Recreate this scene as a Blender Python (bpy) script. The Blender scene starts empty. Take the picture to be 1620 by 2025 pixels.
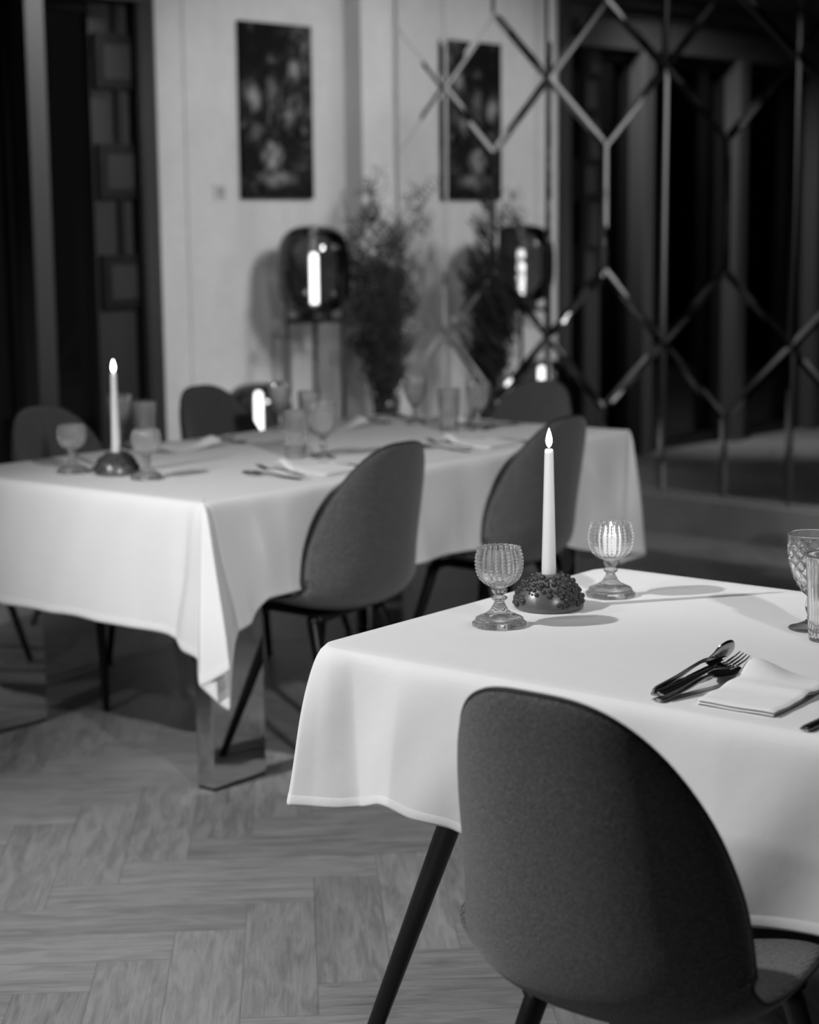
import bpy, bmesh, math, random
import numpy as np
from mathutils import Vector, Matrix

random.seed(7)
rng = np.random.RandomState(5)
SC = bpy.context.scene
COL = SC.collection
PI = math.pi

# ------------------------------------------------------------------ camera
FPX = 3586.0
PITCH, ROLL, CAMH = math.radians(8.804), math.radians(-0.625), 1.40
F_ = Vector((0, math.cos(PITCH), -math.sin(PITCH)))
_U = Vector((0, math.sin(PITCH), math.cos(PITCH)))
_X = Vector((1, 0, 0))
_c, _s = math.cos(ROLL), math.sin(ROLL)
CX = _c * _X + _s * _U
CU = -_s * _X + _c * _U
cam = bpy.data.cameras.new('camera')
camo = bpy.data.objects.new('camera', cam)
COL.objects.link(camo)
camo.matrix_world = Matrix(((CX.x, CU.x, -F_.x, 0), (CX.y, CU.y, -F_.y, 0), (CX.z, CU.z, -F_.z, CAMH), (0, 0, 0, 1)))
cam.sensor_fit = 'VERTICAL'
cam.sensor_height = 30.0
cam.sensor_width = 24.0
cam.lens = FPX / 2025 * 30.0
cam.clip_start = 0.05
cam.dof.use_dof = True
cam.dof.focus_distance = 2.85
cam.dof.aperture_fstop = 2.8
SC.camera = camo

SC.view_settings.view_transform = 'Standard'
SC.view_settings.look = 'None'
SC.view_settings.gamma = 1.0
SC.view_settings.use_curve_mapping = False
SC.view_settings.exposure = 0.0
try:
    SC.cycles.use_denoising = True
    SC.cycles.max_bounces = 12
    SC.cycles.glossy_bounces = 6
    SC.cycles.transmission_bounces = 10
    SC.cycles.transparent_max_bounces = 16
    SC.cycles.sample_clamp_indirect = 4.0
    SC.cycles.blur_glossy = 0.3
except Exception:
    pass

world = bpy.data.worlds.new('world')
SC.world = world
world.use_nodes = True
world.node_tree.nodes['Background'].inputs[0].default_value = (0.5, 0.5, 0.5, 1)
world.node_tree.nodes['Background'].inputs[1].default_value = 0.02

# directions of the two tables (T) and of the room (W)
TA, WA = math.radians(39.07), math.radians(45.6)
T1 = Vector((math.sin(TA), math.cos(TA), 0)); T2 = Vector((-math.cos(TA), math.sin(TA), 0))
W1 = Vector((math.sin(WA), math.cos(WA), 0)); W2 = Vector((-math.cos(WA), math.sin(WA), 0))
Z = Vector((0, 0, 1))
def tp(a, b, z=0.0): return T1 * a + T2 * b + Z * z
def wp(a, b, z=0.0): return W1 * a + W2 * b + Z * z
MATW = Matrix(((W1.x, W2.x, 0, 0), (W1.y, W2.y, 0, 0), (0, 0, 1, 0), (0, 0, 0, 1)))
MATT = Matrix(((T1.x, T2.x, 0, 0), (T1.y, T2.y, 0, 0), (0, 0, 1, 0), (0, 0, 0, 1)))

def aim(o, target):
    d = Vector(target) - o.location
    o.rotation_euler = d.to_track_quat('-Z', 'Y').to_euler()
def spot(name, loc, target, power, radius=0.04, size=60, blend=0.5):
    l = bpy.data.lights.new(name, 'SPOT'); l.energy = power; l.shadow_soft_size = radius
    l.spot_size = math.radians(size); l.spot_blend = blend
    o = bpy.data.objects.new(name, l); o.location = loc; COL.objects.link(o); aim(o, target); return o
def area(name, loc, target, power, size):
    l = bpy.data.lights.new(name, 'AREA'); l.energy = power; l.shape = 'DISK'; l.size = size
    o = bpy.data.objects.new(name, l); o.location = loc; COL.objects.link(o); aim(o, target); return o
# ceiling lamps of the restaurant (key, plinth) and added fill spots
CEIL = 3.35
spot('ceiling_spot_key', (-2.75, 2.3, 3.2), (0.6, 3.5, 0.7), 470, 0.035, 70, 0.65)
spot('fill_spot_front', (1.8, -0.8, 3.2), (0.0, 5.5, 0.70), 680, 0.12, 25, 0.6)  # added fill for the camera side of the back tablecloth
spot('fill_spot_tables', (0.6, 2.9, 3.25), (0.6, 2.9, 0.0), 40, 0.35, 70, 0.7)  # soft overhead added to lift the front tabletop
spot('fill_spot_wall', tuple(wp(5.3, 3.2, 3.0)), tuple(wp(6.25, 7.12, 1.3)), 400, 0.35, 50, 0.6)  # added wash that brightens the pale wall
spot('fill_spot_left', (-3.3, 0.6, 3.25), (-1.6, 3.0, 0.0), 140, 0.1, 80, 0.8)  # added fill over the floor at lower left
spot('ceiling_spot_plinth', (2.6, 5.0, 3.25), tuple(wp(6.755, 4.2, 0.62)), 170, 0.04, 20, 0.12)
spot('fill_spot_windows', tuple(wp(5.62, 6.3, 3.2)), tuple(wp(3.3, 6.95, 1.0)), 290, 0.1, 58, 0.8)  # raking light added to brighten the window posts
spot('fill_spot_terrace', tuple(wp(3.3, 8.3, 2.8)), tuple(wp(4.9, 7.5, 1.0)), 40, 0.1, 90, 0.8)  # invented source outside, lifts the dark area behind the glass

# ------------------------------------------------------------------ material helpers
class NT:
    def __init__(s, name):
        s.m = bpy.data.materials.new(name); s.m.use_nodes = True
        s.t = s.m.node_tree; s.n = s.t.nodes; s.bsdf = s.n['Principled BSDF']; s.out = s.n['Material Output']
    def new(s, typ, **kw):
        nd = s.n.new(typ)
        for k, v in kw.items(): setattr(nd, k, v)
        return nd
    def link(s, a, b): s.t.links.new(a, b)
    def setin(s, sock, v):
        if hasattr(v, 'is_linked') or hasattr(v, 'links'): s.link(v, sock)
        else: sock.default_value = v
    def math(s, op, a, b=0.0, c=0.0):
        nd = s.new('ShaderNodeMath', operation=op)
        s.setin(nd.inputs[0], a); s.setin(nd.inputs[1], b); s.setin(nd.inputs[2], c)
        return nd.outputs[0]
    def coord(s, kind='Object'): return s.new('ShaderNodeTexCoord').outputs[kind]
    def mapping(s, vec, scale=(1, 1, 1), rot=(0, 0, 0), loc=(0, 0, 0)):
        nd = s.new('ShaderNodeMapping'); s.link(vec, nd.inputs[0])
        nd.inputs['Location'].default_value = loc; nd.inputs['Rotation'].default_value = rot; nd.inputs['Scale'].default_value = scale
        return nd.outputs[0]
    def noise(s, vec, scale, detail=4, rough=0.55, dist=0.0):
        nd = s.new('ShaderNodeTexNoise'); s.link(vec, nd.inputs['Vector'])
        nd.inputs['Scale'].default_value = scale; nd.inputs['Detail'].default_value = detail
        nd.inputs['Roughness'].default_value = rough; nd.inputs['Distortion'].default_value = dist
        return nd.outputs['Fac']
    def ramp(s, fac, stops):
        nd = s.new('ShaderNodeValToRGB'); s.link(fac, nd.inputs[0])
        e = nd.color_ramp.elements
        while len(e) < len(stops): e.new(0.5)
        for k, (p, g) in enumerate(stops):
            e[k].position = p; e[k].color = (g, g, g, 1)
        return nd.outputs[0]
    def bump(s, h, strength=0.3, dist=0.01):
        nd = s.new('ShaderNodeBump'); s.link(h, nd.inputs['Height'])
        nd.inputs['Strength'].default_value = strength; nd.inputs['Distance'].default_value = dist
        s.link(nd.outputs[0], s.bsdf.inputs['Normal'])
        return nd
    def base(s, v):
        if isinstance(v, float): s.bsdf.inputs['Base Color'].default_value = (v, v, v, 1)
        else: s.link(v, s.bsdf.inputs['Base Color'])
    def p(s, **kw):
        for k, v in kw.items(): s.setin(s.bsdf.inputs[k.replace('_', ' ')], v)

def plain(name, g, rough=0.5, metal=0.0, spec=0.5):
    t = NT(name); t.base(float(g)); t.p(Roughness=rough, Metallic=metal)
    t.bsdf.inputs['Specular IOR Level'].default_value = spec
    n = t.noise(t.coord(), 40, 3); t.link(t.ramp(n, [(0, max(rough - .05, 0)), (1, rough + .05)]), t.bsdf.inputs['Roughness'])
    return t.m

def m_floor():
    t = NT('herringbone_oak')
    N, W = 4, 0.142
    g = t.coord('Generated')
    c = t.coord('Object')
    az = math.radians(-3.6)
    sep = t.new('ShaderNodeSeparateXYZ'); t.link(t.mapping(c, (1 / W, 1 / W, 1), (0, 0, az), (FLOOR_OFF[0], FLOOR_OFF[1], 0)), sep.inputs[0])
    x, y = sep.outputs[0], sep.outputs[1]
    i, j = t.math('FLOOR', x), t.math('FLOOR', y)
    k = t.math('FLOORED_MODULO', t.math('SUBTRACT', i, j), 2.0 * N)
    hor = t.math('LESS_THAN', k, N - 0.5)
    i0 = t.math('SUBTRACT', i, k)
    uh = t.math('SUBTRACT', x, i0); vh = t.math('SUBTRACT', y, j)
    kk = t.math('SUBTRACT', 2.0 * N - 1, k)
    j0 = t.math('SUBTRACT', j, kk)
    uv = t.math('SUBTRACT', y, j0); vv = t.math('SUBTRACT', x, i)
    def mix(a, b):  # hor ? a : b
        return t.math('ADD', t.math('MULTIPLY', a, hor), t.math('MULTIPLY', b, t.math('SUBTRACT', 1.0, hor)))
    u, v = mix(uh, uv), mix(vh, vv)
    ida, idb = mix(i0, t.math('ADD', i, 131.0)), mix(j, t.math('ADD', j0, 71.0))
    idv = t.new('ShaderNodeCombineXYZ'); t.link(ida, idv.inputs[0]); t.link(idb, idv.inputs[1])
    wn = t.new('ShaderNodeTexWhiteNoise', noise_dimensions='2D'); t.link(idv.outputs[0], wn.inputs['Vector'])
    rnd = wn.outputs['Value']
    gv = t.new('ShaderNodeCombineXYZ')
    t.link(t.math('ADD', u, t.math('MULTIPLY', rnd, 57.0)), gv.inputs[0]); t.link(v, gv.inputs[1]); t.link(t.math('MULTIPLY', rnd, 13.0), gv.inputs[2])
    n1 = t.noise(t.mapping(gv.outputs[0], (0.55, 3.2, 1)), 1.6, 6, 0.62, 0.9)
    n2 = t.noise(t.mapping(gv.outputs[0], (1.0, 26, 1)), 1.3, 4, 0.65, 0.5)
    grain = t.math('ADD', t.math('MULTIPLY', n1, 0.7), t.math('MULTIPLY', n2, 0.42))
    col = t.math('ADD', t.ramp(grain, [(0.33, 0.15), (0.5, 0.25), (0.64, 0.33), (0.85, 0.38)]), t.math('MULTIPLY', t.math('SUBTRACT', rnd, 0.5), 0.07))
    # joints
    du = t.math('MINIMUM', u, t.math('SUBTRACT', float(N), u)); dv = t.math('MINIMUM', v, t.math('SUBTRACT', 1.0, v))
    d = t.math('MINIMUM', du, dv)
    jt = t.math('LESS_THAN', d, 0.012)
    col2 = t.math('MULTIPLY', col, t.math('SUBTRACT', 1.0, t.math('MULTIPLY', jt, 0.25)))
    t.link(col2, t.bsdf.inputs['Base Color'])
    t.link(t.ramp(n1, [(0.2, 0.34), (0.8, 0.5)]), t.bsdf.inputs['Roughness'])
    t.bump(t.math('SUBTRACT', t.math('MULTIPLY', grain, 0.3), jt), 0.25, 0.002)
    return t.m

def m_wall(name, g0, g1, rough=0.8):
    t = NT(name); c = t.coord()
    n = t.noise(t.mapping(c, (1, 1, 0.35)), 2.2, 6, 0.6, 0.6)
    n2 = t.noise(c, 14, 5, 0.6)
    f = t.math('ADD', t.math('MULTIPLY', n, 0.75), t.math('MULTIPLY', n2, 0.25))
    t.base(t.ramp(f, [(0.3, g0), (0.7, g1)])); t.p(Roughness=rough); t.bump(n2, 0.15, 0.004)
    return t.m

def m_cloth(name, g=0.8):
    t = NT(name); c = t.coord()
    n = t.noise(c, 900, 2, 0.5); n2 = t.noise(c, 9, 4, 0.5)
    t.base(t.ramp(n, [(0.3, g - .05), (0.7, g)])); t.p(Roughness=0.85)
    t.bsdf.inputs['Sheen Weight'].default_value = 0.1
    b1 = t.new('ShaderNodeBump'); t.link(n2, b1.inputs['Height']); b1.inputs['Strength'].default_value = 0.18; b1.inputs['Distance'].default_value = 0.012
    b2 = t.new('ShaderNodeBump'); t.link(n, b2.inputs['Height']); b2.inputs['Strength'].default_value = 0.25; b2.inputs['Distance'].default_value = 0.0006
    t.link(b1.outputs[0], b2.inputs['Normal']); t.link(b2.outputs[0], t.bsdf.inputs['Normal'])
    return t.m

def m_fabric():
    t = NT('woven_upholstery'); c = t.coord()
    sep = t.new('ShaderNodeSeparateXYZ'); t.link(c, sep.inputs[0])
    K = 1500.0
    sx = t.math('SINE', t.math('MULTIPLY', t.math('ADD', sep.outputs[0], sep.outputs[2]), K))
    sz = t.math('SINE', t.math('MULTIPLY', t.math('SUBTRACT', sep.outputs[2], t.math('ADD', sep.outputs[0], sep.outputs[1])), K))
    wv = t.math('MULTIPLY', t.math('ADD', sx, sz), 0.25)
    n = t.noise(c, 420, 3, 0.7)
    f = t.math('ADD', n, t.math('MULTIPLY', wv, 0.35))
    t.base(t.ramp(f, [(0.28, 0.010), (0.5, 0.058), (0.62, 0.12), (0.78, 0.26)]))
    t.p(Roughness=0.9); t.bsdf.inputs['Sheen Weight'].default_value = 0.25; t.bsdf.inputs['Sheen Roughness'].default_value = 0.6
    t.bsdf.inputs['Specular IOR Level'].default_value = 0.2
    t.bump(f, 0.5, 0.0012)
    return t.m

def m_glass(name='clear_glass', tint=1.0, rough=0.0, trans=0.95):
    t = NT(name); t.base(float(tint)); t.p(Roughness=rough, IOR=1.5)
    t.bsdf.inputs['Transmission Weight'].default_value = trans  # untransmitted share stays diffuse white, imitating sparkle
    return t.m

def m_thin(name, tr, ior=1.5, rough=0.02):
    """thin pane: see-through with a reflecting surface"""
    t = NT(name); t.n.remove(t.bsdf)
    a = t.new('ShaderNodeBsdfTransparent'); a.inputs[0].default_value = (tr, tr, tr, 1)
    b = t.new('ShaderNodeBsdfGlossy'); b.inputs['Roughness'].default_value = rough; b.inputs['Color'].default_value = (.9, .9, .9, 1)
    fr = t.new('ShaderNodeFresnel'); fr.inputs[0].default_value = ior
    mx = t.new('ShaderNodeMixShader'); t.link(fr.outputs[0], mx.inputs[0]); t.link(a.outputs[0], mx.inputs[1]); t.link(b.outputs[0], mx.inputs[2])
    t.link(mx.outputs[0], t.out.inputs[0]); return t.m

def m_emit(name, strength, g=1.0):
    t = NT(name); t.base(float(g)); t.bsdf.inputs['Emission Color'].default_value = (1, 1, 1, 1); t.bsdf.inputs['Emission Strength'].default_value = strength
    return t.m

def m_mirror():
    t = NT('mirror_silvering'); n = t.noise(t.coord(), 3, 3)
    t.base(t.ramp(n, [(0.2, 0.80), (0.8, 0.86)])); t.p(Metallic=1.0, Roughness=0.015); return t.m

def m_steel(name, g, rough):
    t = NT(name); n = t.noise(t.mapping(t.coord(), (1, 1, 8)), 30, 3)
    t.base(float(g)); t.p(Metallic=1.0); t.link(t.ramp(n, [(0.2, max(0, rough - .02)), (0.8, rough + .03)]), t.bsdf.inputs['Roughness']); return t.m

def m_wax():
    t = NT('white_wax'); t.base(0.74); t.p(Roughness=0.4)
    t.bsdf.inputs['Subsurface Weight'].default_value = 0.4; t.bsdf.inputs['Subsurface Radius'].default_value = (1, 1, 1)
    t.bsdf.inputs['Subsurface Scale'].default_value = 0.01
    n = t.noise(t.coord(), 30, 3); t.bump(n, 0.05, 0.002); return t.m

def m_paint():
    t = NT('abstract_canvas'); c = t.coord('Object')
    n = t.noise(t.mapping(c, (1, 1, 0.8)), 11, 7, 0.72, 1.6)
    n2 = t.noise(t.mapping(c, (1, 1, 1.0), (0, 0, 0), (3, 1, 2)), 4.2, 3, 0.5, 0.5)
    f = t.math('ADD', t.math('MULTIPLY', n, 0.62), t.math('MULTIPLY', n2, 0.45))
    sep = t.new('ShaderNodeSeparateXYZ'); t.link(c, sep.inputs[0])
    x, z = sep.outputs[0], sep.outputs[2]
    tot = f
    # pale strokes of the canvas: (centre x, centre z, radius x, radius z, gain)
    for cx, cz, rx, rz, g in ((-.03, .27, .07, .05, .16), (.11, .20, .06, .07, .16), (-.04, .13, .05, .08, .12), (-.15, .06, .05, .09, .13), (.08, -.02, .04, .12, .08), (-.05, -.22, .10, .09, .2), (-.04, -.33, .13, .06, .17), (-.14, -.1, .06, .05, .1)):
        d = t.math('ADD', t.math('POWER', t.math('ABSOLUTE', t.math('DIVIDE', t.math('SUBTRACT', x, cx), rx)), 2.0), t.math('POWER', t.math('ABSOLUTE', t.math('DIVIDE', t.math('SUBTRACT', z, cz), rz)), 2.0))
        tot = t.math('ADD', tot, t.math('MULTIPLY', t.math('MAXIMUM', t.math('SUBTRACT', 1.0, d), 0.0), g))
    t.base(t.ramp(tot, [(0.50, 0.003), (0.57, 0.012), (0.67, 0.13), (0.80, 0.5)])); t.p(Roughness=0.7); t.bsdf.inputs['Specular IOR Level'].default_value = 0.1; t.bump(n, 0.2, 0.003)
    return t.m

# ------------------------------------------------------------------ mesh helpers
def tag(o, label=None, cat=None, group=None, kind=None):
    if label: o['label'] = label
    if cat: o['category'] = cat
    if group: o['group'] = group
    if kind: o['kind'] = kind
    return o
def thing(name, label, cat, loc=(0, 0, 0), rz=0.0, group=None):
    o = bpy.data.objects.new(name, None); COL.objects.link(o); o.empty_display_size = 0.1
    o.location = loc; o.rotation_euler = (0, 0, rz)
    return tag(o, label, cat, group)
def mesh_obj(name, verts, faces, m, parent=None, smooth=True, mat=None):
    me = bpy.data.meshes.new(name)
    vs = [tuple(v) for v in verts]
    if mat is not None: vs = [tuple(mat @ Vector(v)) for v in vs]
    me.from_pydata(vs, [], [tuple(int(i) for i in f) for f in faces]); me.update()
    if smooth: me.polygons.foreach_set('use_smooth', [True] * len(me.polygons))
    me.materials.append(m)
    o = bpy.data.objects.new(name, me); COL.objects.link(o)
    if parent: o.parent = parent
    return o
class MB:
    def __init__(s): s.v = []; s.f = []
    def add(s, vs, fs):
        b = len(s.v); s.v += [Vector(v) for v in vs]; s.f += [tuple(i + b for i in f) for f in fs]; return s
    def box(s, x0, x1, y0, y1, z0, z1, bev=0.0):
        if bev <= 0:
            vs = [(x, y, z) for z in (z0, z1) for y in (y0, y1) for x in (x0, x1)]
            return s.add(vs, [(0, 2, 3, 1), (4, 5, 7, 6), (0, 1, 5, 4), (2, 6, 7, 3), (0, 4, 6, 2), (1, 3, 7, 5)])
        b = bmesh.new(); bmesh.ops.create_cube(b, size=1.0)
        for v in b.verts: v.co = Vector(((x0 + x1) / 2 + v.co.x * (x1 - x0), (y0 + y1) / 2 + v.co.y * (y1 - y0), (z0 + z1) / 2 + v.co.z * (z1 - z0)))
        bmesh.ops.bevel(b, geom=list(b.edges), offset=bev, segments=3, profile=0.5, affect='EDGES')
        b.verts.index_update()
        s.add([v.co.copy() for v in b.verts], [tuple(v.index for v in f.verts) for f in b.faces]); b.free(); return s
    def tube(s, pts, rad, seg=10, cap=True):
        pts = [Vector(p) for p in pts]
        if not hasattr(rad, '__len__'): rad = [rad] * len(pts)
        vs, fs = [], []
        t0 = (pts[1] - pts[0]).normalized()
        nrm = t0.orthogonal().normalized()
        for k, p in enumerate(pts):
            t = ((pts[min(k + 1, len(pts) - 1)] - pts[max(k - 1, 0)])).normalized()
            nrm = (nrm - t * nrm.dot(t)).normalized(); bn = t.cross(nrm)
            for q in range(seg):
                a = 2 * PI * q / seg; vs.append(p + (nrm * math.cos(a) + bn * math.sin(a)) * rad[k])
        for k in range(len(pts) - 1):
            for q in range(seg):
                q2 = (q + 1) % seg; fs.append((k * seg + q, k * seg + q2, (k + 1) * seg + q2, (k + 1) * seg + q))
        if cap: fs.append(tuple(range(seg - 1, -1, -1))); fs.append(tuple((len(pts) - 1) * seg + q for q in range(seg)))
        return s.add(vs, fs)
    def build(s, name, m, parent=None, smooth=False, mat=None): return mesh_obj(name, s.v, s.f, m, parent, smooth, mat)

def lathe(prof, seg=48, mod=None, closed=True):
    """prof: list of (r, z). mod(r, z, theta, k) -> r"""
    vs, fs = [], []
    for k, (r, z) in enumerate(prof):
        for q in range(seg):
            a = 2 * PI * q / seg; rr = mod(r, z, a, k) if mod else r
            vs.append((rr * math.cos(a), rr * math.sin(a), z))
    for k in range(len(prof) - 1):
        for q in range(seg):
            q2 = (q + 1) % seg; fs.append((k * seg + q, k * seg + q2, (k + 1) * seg + q2, (k + 1) * seg + q))
    if closed:
        if prof[0][0] > 1e-6: fs.append(tuple(range(seg - 1, -1, -1)))
        if prof[-1][0] > 1e-6: fs.append(tuple((len(prof) - 1) * seg + q for q in range(seg)))
    return vs, fs
def spline(P, n=8):
    """Catmull-Rom through rows of P"""
    P = np.array(P, float); out = []
    for i in range(len(P) - 1):
        p0, p1, p2, p3 = P[max(i - 1, 0)], P[i], P[i + 1], P[min(i + 2, len(P) - 1)]
        for t in np.linspace(0, 1, n, endpoint=False):
            out.append(0.5 * ((2 * p1) + (-p0 + p2) * t + (2 * p0 - 5 * p1 + 4 * p2 - p3) * t * t + (-p0 + 3 * p1 - 3 * p2 + p3) * t ** 3))
    out.append(P[-1]); return np.array(out)
def soft(P, n=8, k=.28):
    P = np.array(P, float); out = []; m = len(P) - 1
    for i in range(m):
        p0, p1, p2, p3 = P[(i - 1) % m], P[i], P[i + 1], P[(i + 2) % m] if i + 2 > m else P[i + 2]
        d1, d2 = (p2 - p0) * k, (p3 - p1) * k
        for t in np.linspace(0, 1, n, endpoint=False):
            h = 2 * t ** 3 - 3 * t * t + 1; out.append(h * p1 + (t ** 3 - 2 * t * t + t) * d1 + (1 - h) * p2 + (t ** 3 - t * t) * d2)
    out.append(P[-1]); return np.array(out)
def copy_tree(o, parent=None):
    c = o.copy(); COL.objects.link(c); c.parent = parent
    for ch in list(o.children): copy_tree(ch, c)
    return c

FLOOR_OFF = (0.0, 0.0)
# floor lattice corner
_d = CX * ((486 - 810) / FPX) - CU * ((1837 - 1012.5) / FPX) + F_
_t = -CAMH / _d.z
_p = Vector((_d.x * _t, _d.y * _t))
_az = math.radians(-3.6)
_W = 0.142
_rx, _ry = math.cos(_az) * _p.x / _W - math.sin(_az) * _p.y / _W, math.sin(_az) * _p.x / _W + math.cos(_az) * _p.y / _W
# corner: cell up-left of it is the last cell (k = N-1) of a horizontal plank
_ti, _tj = round(_rx), round(_ry)
while (_ti - 1 - _tj) % 8 != 3: _ti += 1
FLOOR_OFF = (_ti - _rx, _tj - _ry)

M = dict(
    floor=m_floor(), wall=m_wall('pale_plaster', 0.46, 0.62), dark_wall=m_wall('dark_plaster', 0.05, 0.09), ceiling=m_wall('ceiling_paint', 0.10, 0.14),
    plinth=m_wall('plinth_stone', 0.26, 0.36), cloth=m_cloth('white_tablecloth', 0.82), napkin=m_cloth('white_napkin', 0.9), fabric=m_fabric(),
    piping=plain('dark_piping', 0.02, 0.7), black=plain('black_metal', 0.006, 0.4, 0.0, 0.4), wood=plain('grey_wood', 0.048, 0.55), dwood=plain('dark_wood', 0.022, 0.5), stile=plain('dark_stile', 0.022, 0.5),
    glass=m_glass(), pglass=m_glass('pressed_glass', 1.0, 0.0, 0.91), smoke=m_thin('smoked_glass', 0.36, 1.6, 0.015), pane=m_thin('window_glass', 0.6, 1.45, 0.01), mirror=m_mirror(), steel=m_steel('mirror_steel', 0.7, 0.03),
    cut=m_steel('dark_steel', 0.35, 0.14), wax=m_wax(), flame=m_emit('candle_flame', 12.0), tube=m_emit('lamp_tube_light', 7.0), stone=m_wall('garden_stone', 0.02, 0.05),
    cer=plain('dark_glazed_ceramic', 0.04, 0.25, 0.2), dome=plain('grey_glaze', 0.12, 0.3, 0.2), paint=m_paint(), wick=plain('burnt_wick', 0.01, 0.9), tabletop=plain('table_board', 0.1, 0.5),
    branch=plain('dark_bark', 0.02, 0.85), bulb_lit=m_emit('bulb_glow', 6.0),
)

# ------------------------------------------------------------------ setting
W1M, W2L = 6.755, 7.121
W1B, W2R = -3.2, -2.6
def wbox(name, x0, x1, y0, y1, z0, z1, m, bev=0.0, parent=None, kind='structure'):
    o = MB().box(x0, x1, y0, y1, z0, z1, bev).build(name, m, parent, False)
    if parent is None: o.matrix_world = MATW
    if kind and parent is None: o['kind'] = kind
    return o
fl = MB().box(-9, 12, -9, 14, -0.1, 0).build('floor', M['floor']); fl['kind'] = 'structure'
wbox('ceiling', W1B - .2, W1M + .2, W2R - .2, W2L + .2, CEIL, CEIL + .1, M['ceiling'])
# left wall: pale plastered pier with paintings, with a groove; window openings left of it
wl = MB()
wl.box(5.49, W1M + .1, W2L, W2L + .2, 0, CEIL).box(5.30, 5.482, W2L, W2L + .2, 0, CEIL).box(5.482, 5.49, W2L + .008, W2L + .2, 0, CEIL)
wl = wl.build('wall_left', M['wall']); wl.matrix_world = MATW; wl['kind'] = 'structure'
wbox('wall_left', W1B, 5.30, W2L, W2L + .2, 2.62, CEIL, M['dark_wall'])
wbox('trim_1', 6.527, W1M + .06, 6.985, W2L, 0, CEIL, M['wall'])                      # boxed corner pier
wbox('wall_right', W1B, W1M + .2, W2R - .2, W2R, 0, CEIL, M['dark_wall'])
wbox('wall_back', W1B - .2, W1B, W2R, W2L, 0, CEIL, M['dark_wall'])
wbox('wall_front', W1M + .02, W1M + .2, W2R, W2L + .2, 0, CEIL, M['dark_wall'])
wbox('baseboard_front', W1M - .05, W1M + .02, W2R, 6.985, 0, 0.168, M['plinth'], 0.004)
wbox('trim_2', W1B, 5.2, W2L - .10, W2L, 2.46, 2.62, M['wood'], 0.004)               # beam above the windows
wbox('trim_3', W1B, 5.2, W2L - .06, W2L - .03, 2.72, 2.76, M['wood'])                # rail above the beam
# windows between posts
posts = [4.58, 3.60, 2.68, 1.72, 0.76, -0.2, -1.16, -2.12]
prev = 5.17
for k, pw in enumerate(posts):
    wbox('window_%d' % (k + 1), pw + .05, prev - .005, W2L + .05, W2L + .062, 0.0, 2.46, M['pane'])
    wbox('trim_%d' % (k + 4), pw - .05, pw + .05, W2L - .12, W2L + .06, 0, 2.46, M['wood'], 0.004)
    fr = MB().box(pw + .05, pw + .09, W2L - .0, W2L + .05, 0, 2.46).box(prev - .045, prev - .005, W2L, W2L + .05, 0, 2.46).box(pw + .05, prev, W2L, W2L + .05, 2.40, 2.46).box(pw + .05, prev, W2L, W2L + .05, 0, .07)
    o = fr.build('window_frame', M['black'], None); o.parent = bpy.data.objects['window_%d' % (k + 1)]
    prev = pw - .05
# jamb between the pale wall and the first window
wbox('trim_20', 5.21, 5.298, 7.085, W2L + .2, 0, CEIL, M['dwood'], 0.005)
wbox('trim_21', 5.145, 5.17, 7.03, W2L + .05, 0, 2.46, M['black'])
# terrace seen dimly through the glass
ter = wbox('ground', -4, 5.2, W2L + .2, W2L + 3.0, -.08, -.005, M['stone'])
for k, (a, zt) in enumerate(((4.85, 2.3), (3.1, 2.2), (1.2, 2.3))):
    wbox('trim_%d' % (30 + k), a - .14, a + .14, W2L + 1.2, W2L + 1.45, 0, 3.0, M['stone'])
# dark stile beside the jamb with a chain of square frames on it
wbox('trim_22', 4.93, 5.145, W2L - .02, W2L + .03, 0, 2.46, M['stile'])
sf = thing('hanging_screen', 'black metal screen of linked square frames hanging beside the window jamb', 'screen')
sf.matrix_world = MATW
fr = MB()
y0, y1 = 4.945, 5.195
for zc in (2.19, 1.69, 1.18):
    for (ya, yb, za, zb) in ((y0, y1, zc + .08, zc + .125), (y0, y1, zc - .125, zc - .08), (y0, y0 + .05, zc - .08, zc + .08), (y1 - .05, y1, zc - .08, zc + .08)):
        fr.box(ya, yb, W2L - .05, W2L - .025, za, zb)
ym = (y0 + y1) / 2
for za, zb in ((1.305, 1.565), (1.815, 2.065), (2.315, 2.46)): fr.box(ym - .015, ym + .015, W2L - .045, W2L - .03, za, zb)
fr.build('square_frames', M['black'], sf)
for zc in (2.19, 1.69, 1.18):
    MB().box(y0 + .05, y1 - .05, W2L - .045, W2L - .03, zc - .08, zc + .08).build('panel', M['stile'], sf)

# ---- mirror of bevelled tiles
def clip(poly, axis, val, sign):
    out = []
    for i in range(len(poly)):
        a, b = poly[i], poly[(i + 1) % len(poly)]
        da, db = sign * (a[axis] - val), sign * (b[axis] - val)
        if da >= 0: out.append(a)
        if (da >= 0) != (db >= 0):
            t = da / (da - db); out.append((a[0] + t * (b[0] - a[0]), a[1] + t * (b[1] - a[1])))
    return out
def inset(poly, d):
    n = len(poly); ar = sum(poly[i][0] * poly[(i + 1) % n][1] - poly[(i + 1) % n][0] * poly[i][1] for i in range(n))
    if ar < 0: poly = poly[::-1]
    L = []
    for i in range(n):
        a, b = Vector(poly[i]), Vector(poly[(i + 1) % n]); t = (b - a).normalized(); nr = Vector((-t.y, t.x))
        L.append((a + nr * d, t))
    out = []
    for i in range(n):
        p, t = L[i - 1]; q, s = L[i]
        den = t.x * s.y - t.y * s.x
        if abs(den) < 1e-6: out.append(tuple(q)); continue
        w = q - p; u = (w.x * s.y - w.y * s.x) / den; out.append(tuple(p + t * u))
    return poly, out
mv, mf = [], []
HW, ZC, PER, DG = 0.352, 0.877, 1.245, 0.33
tiles = []
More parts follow.
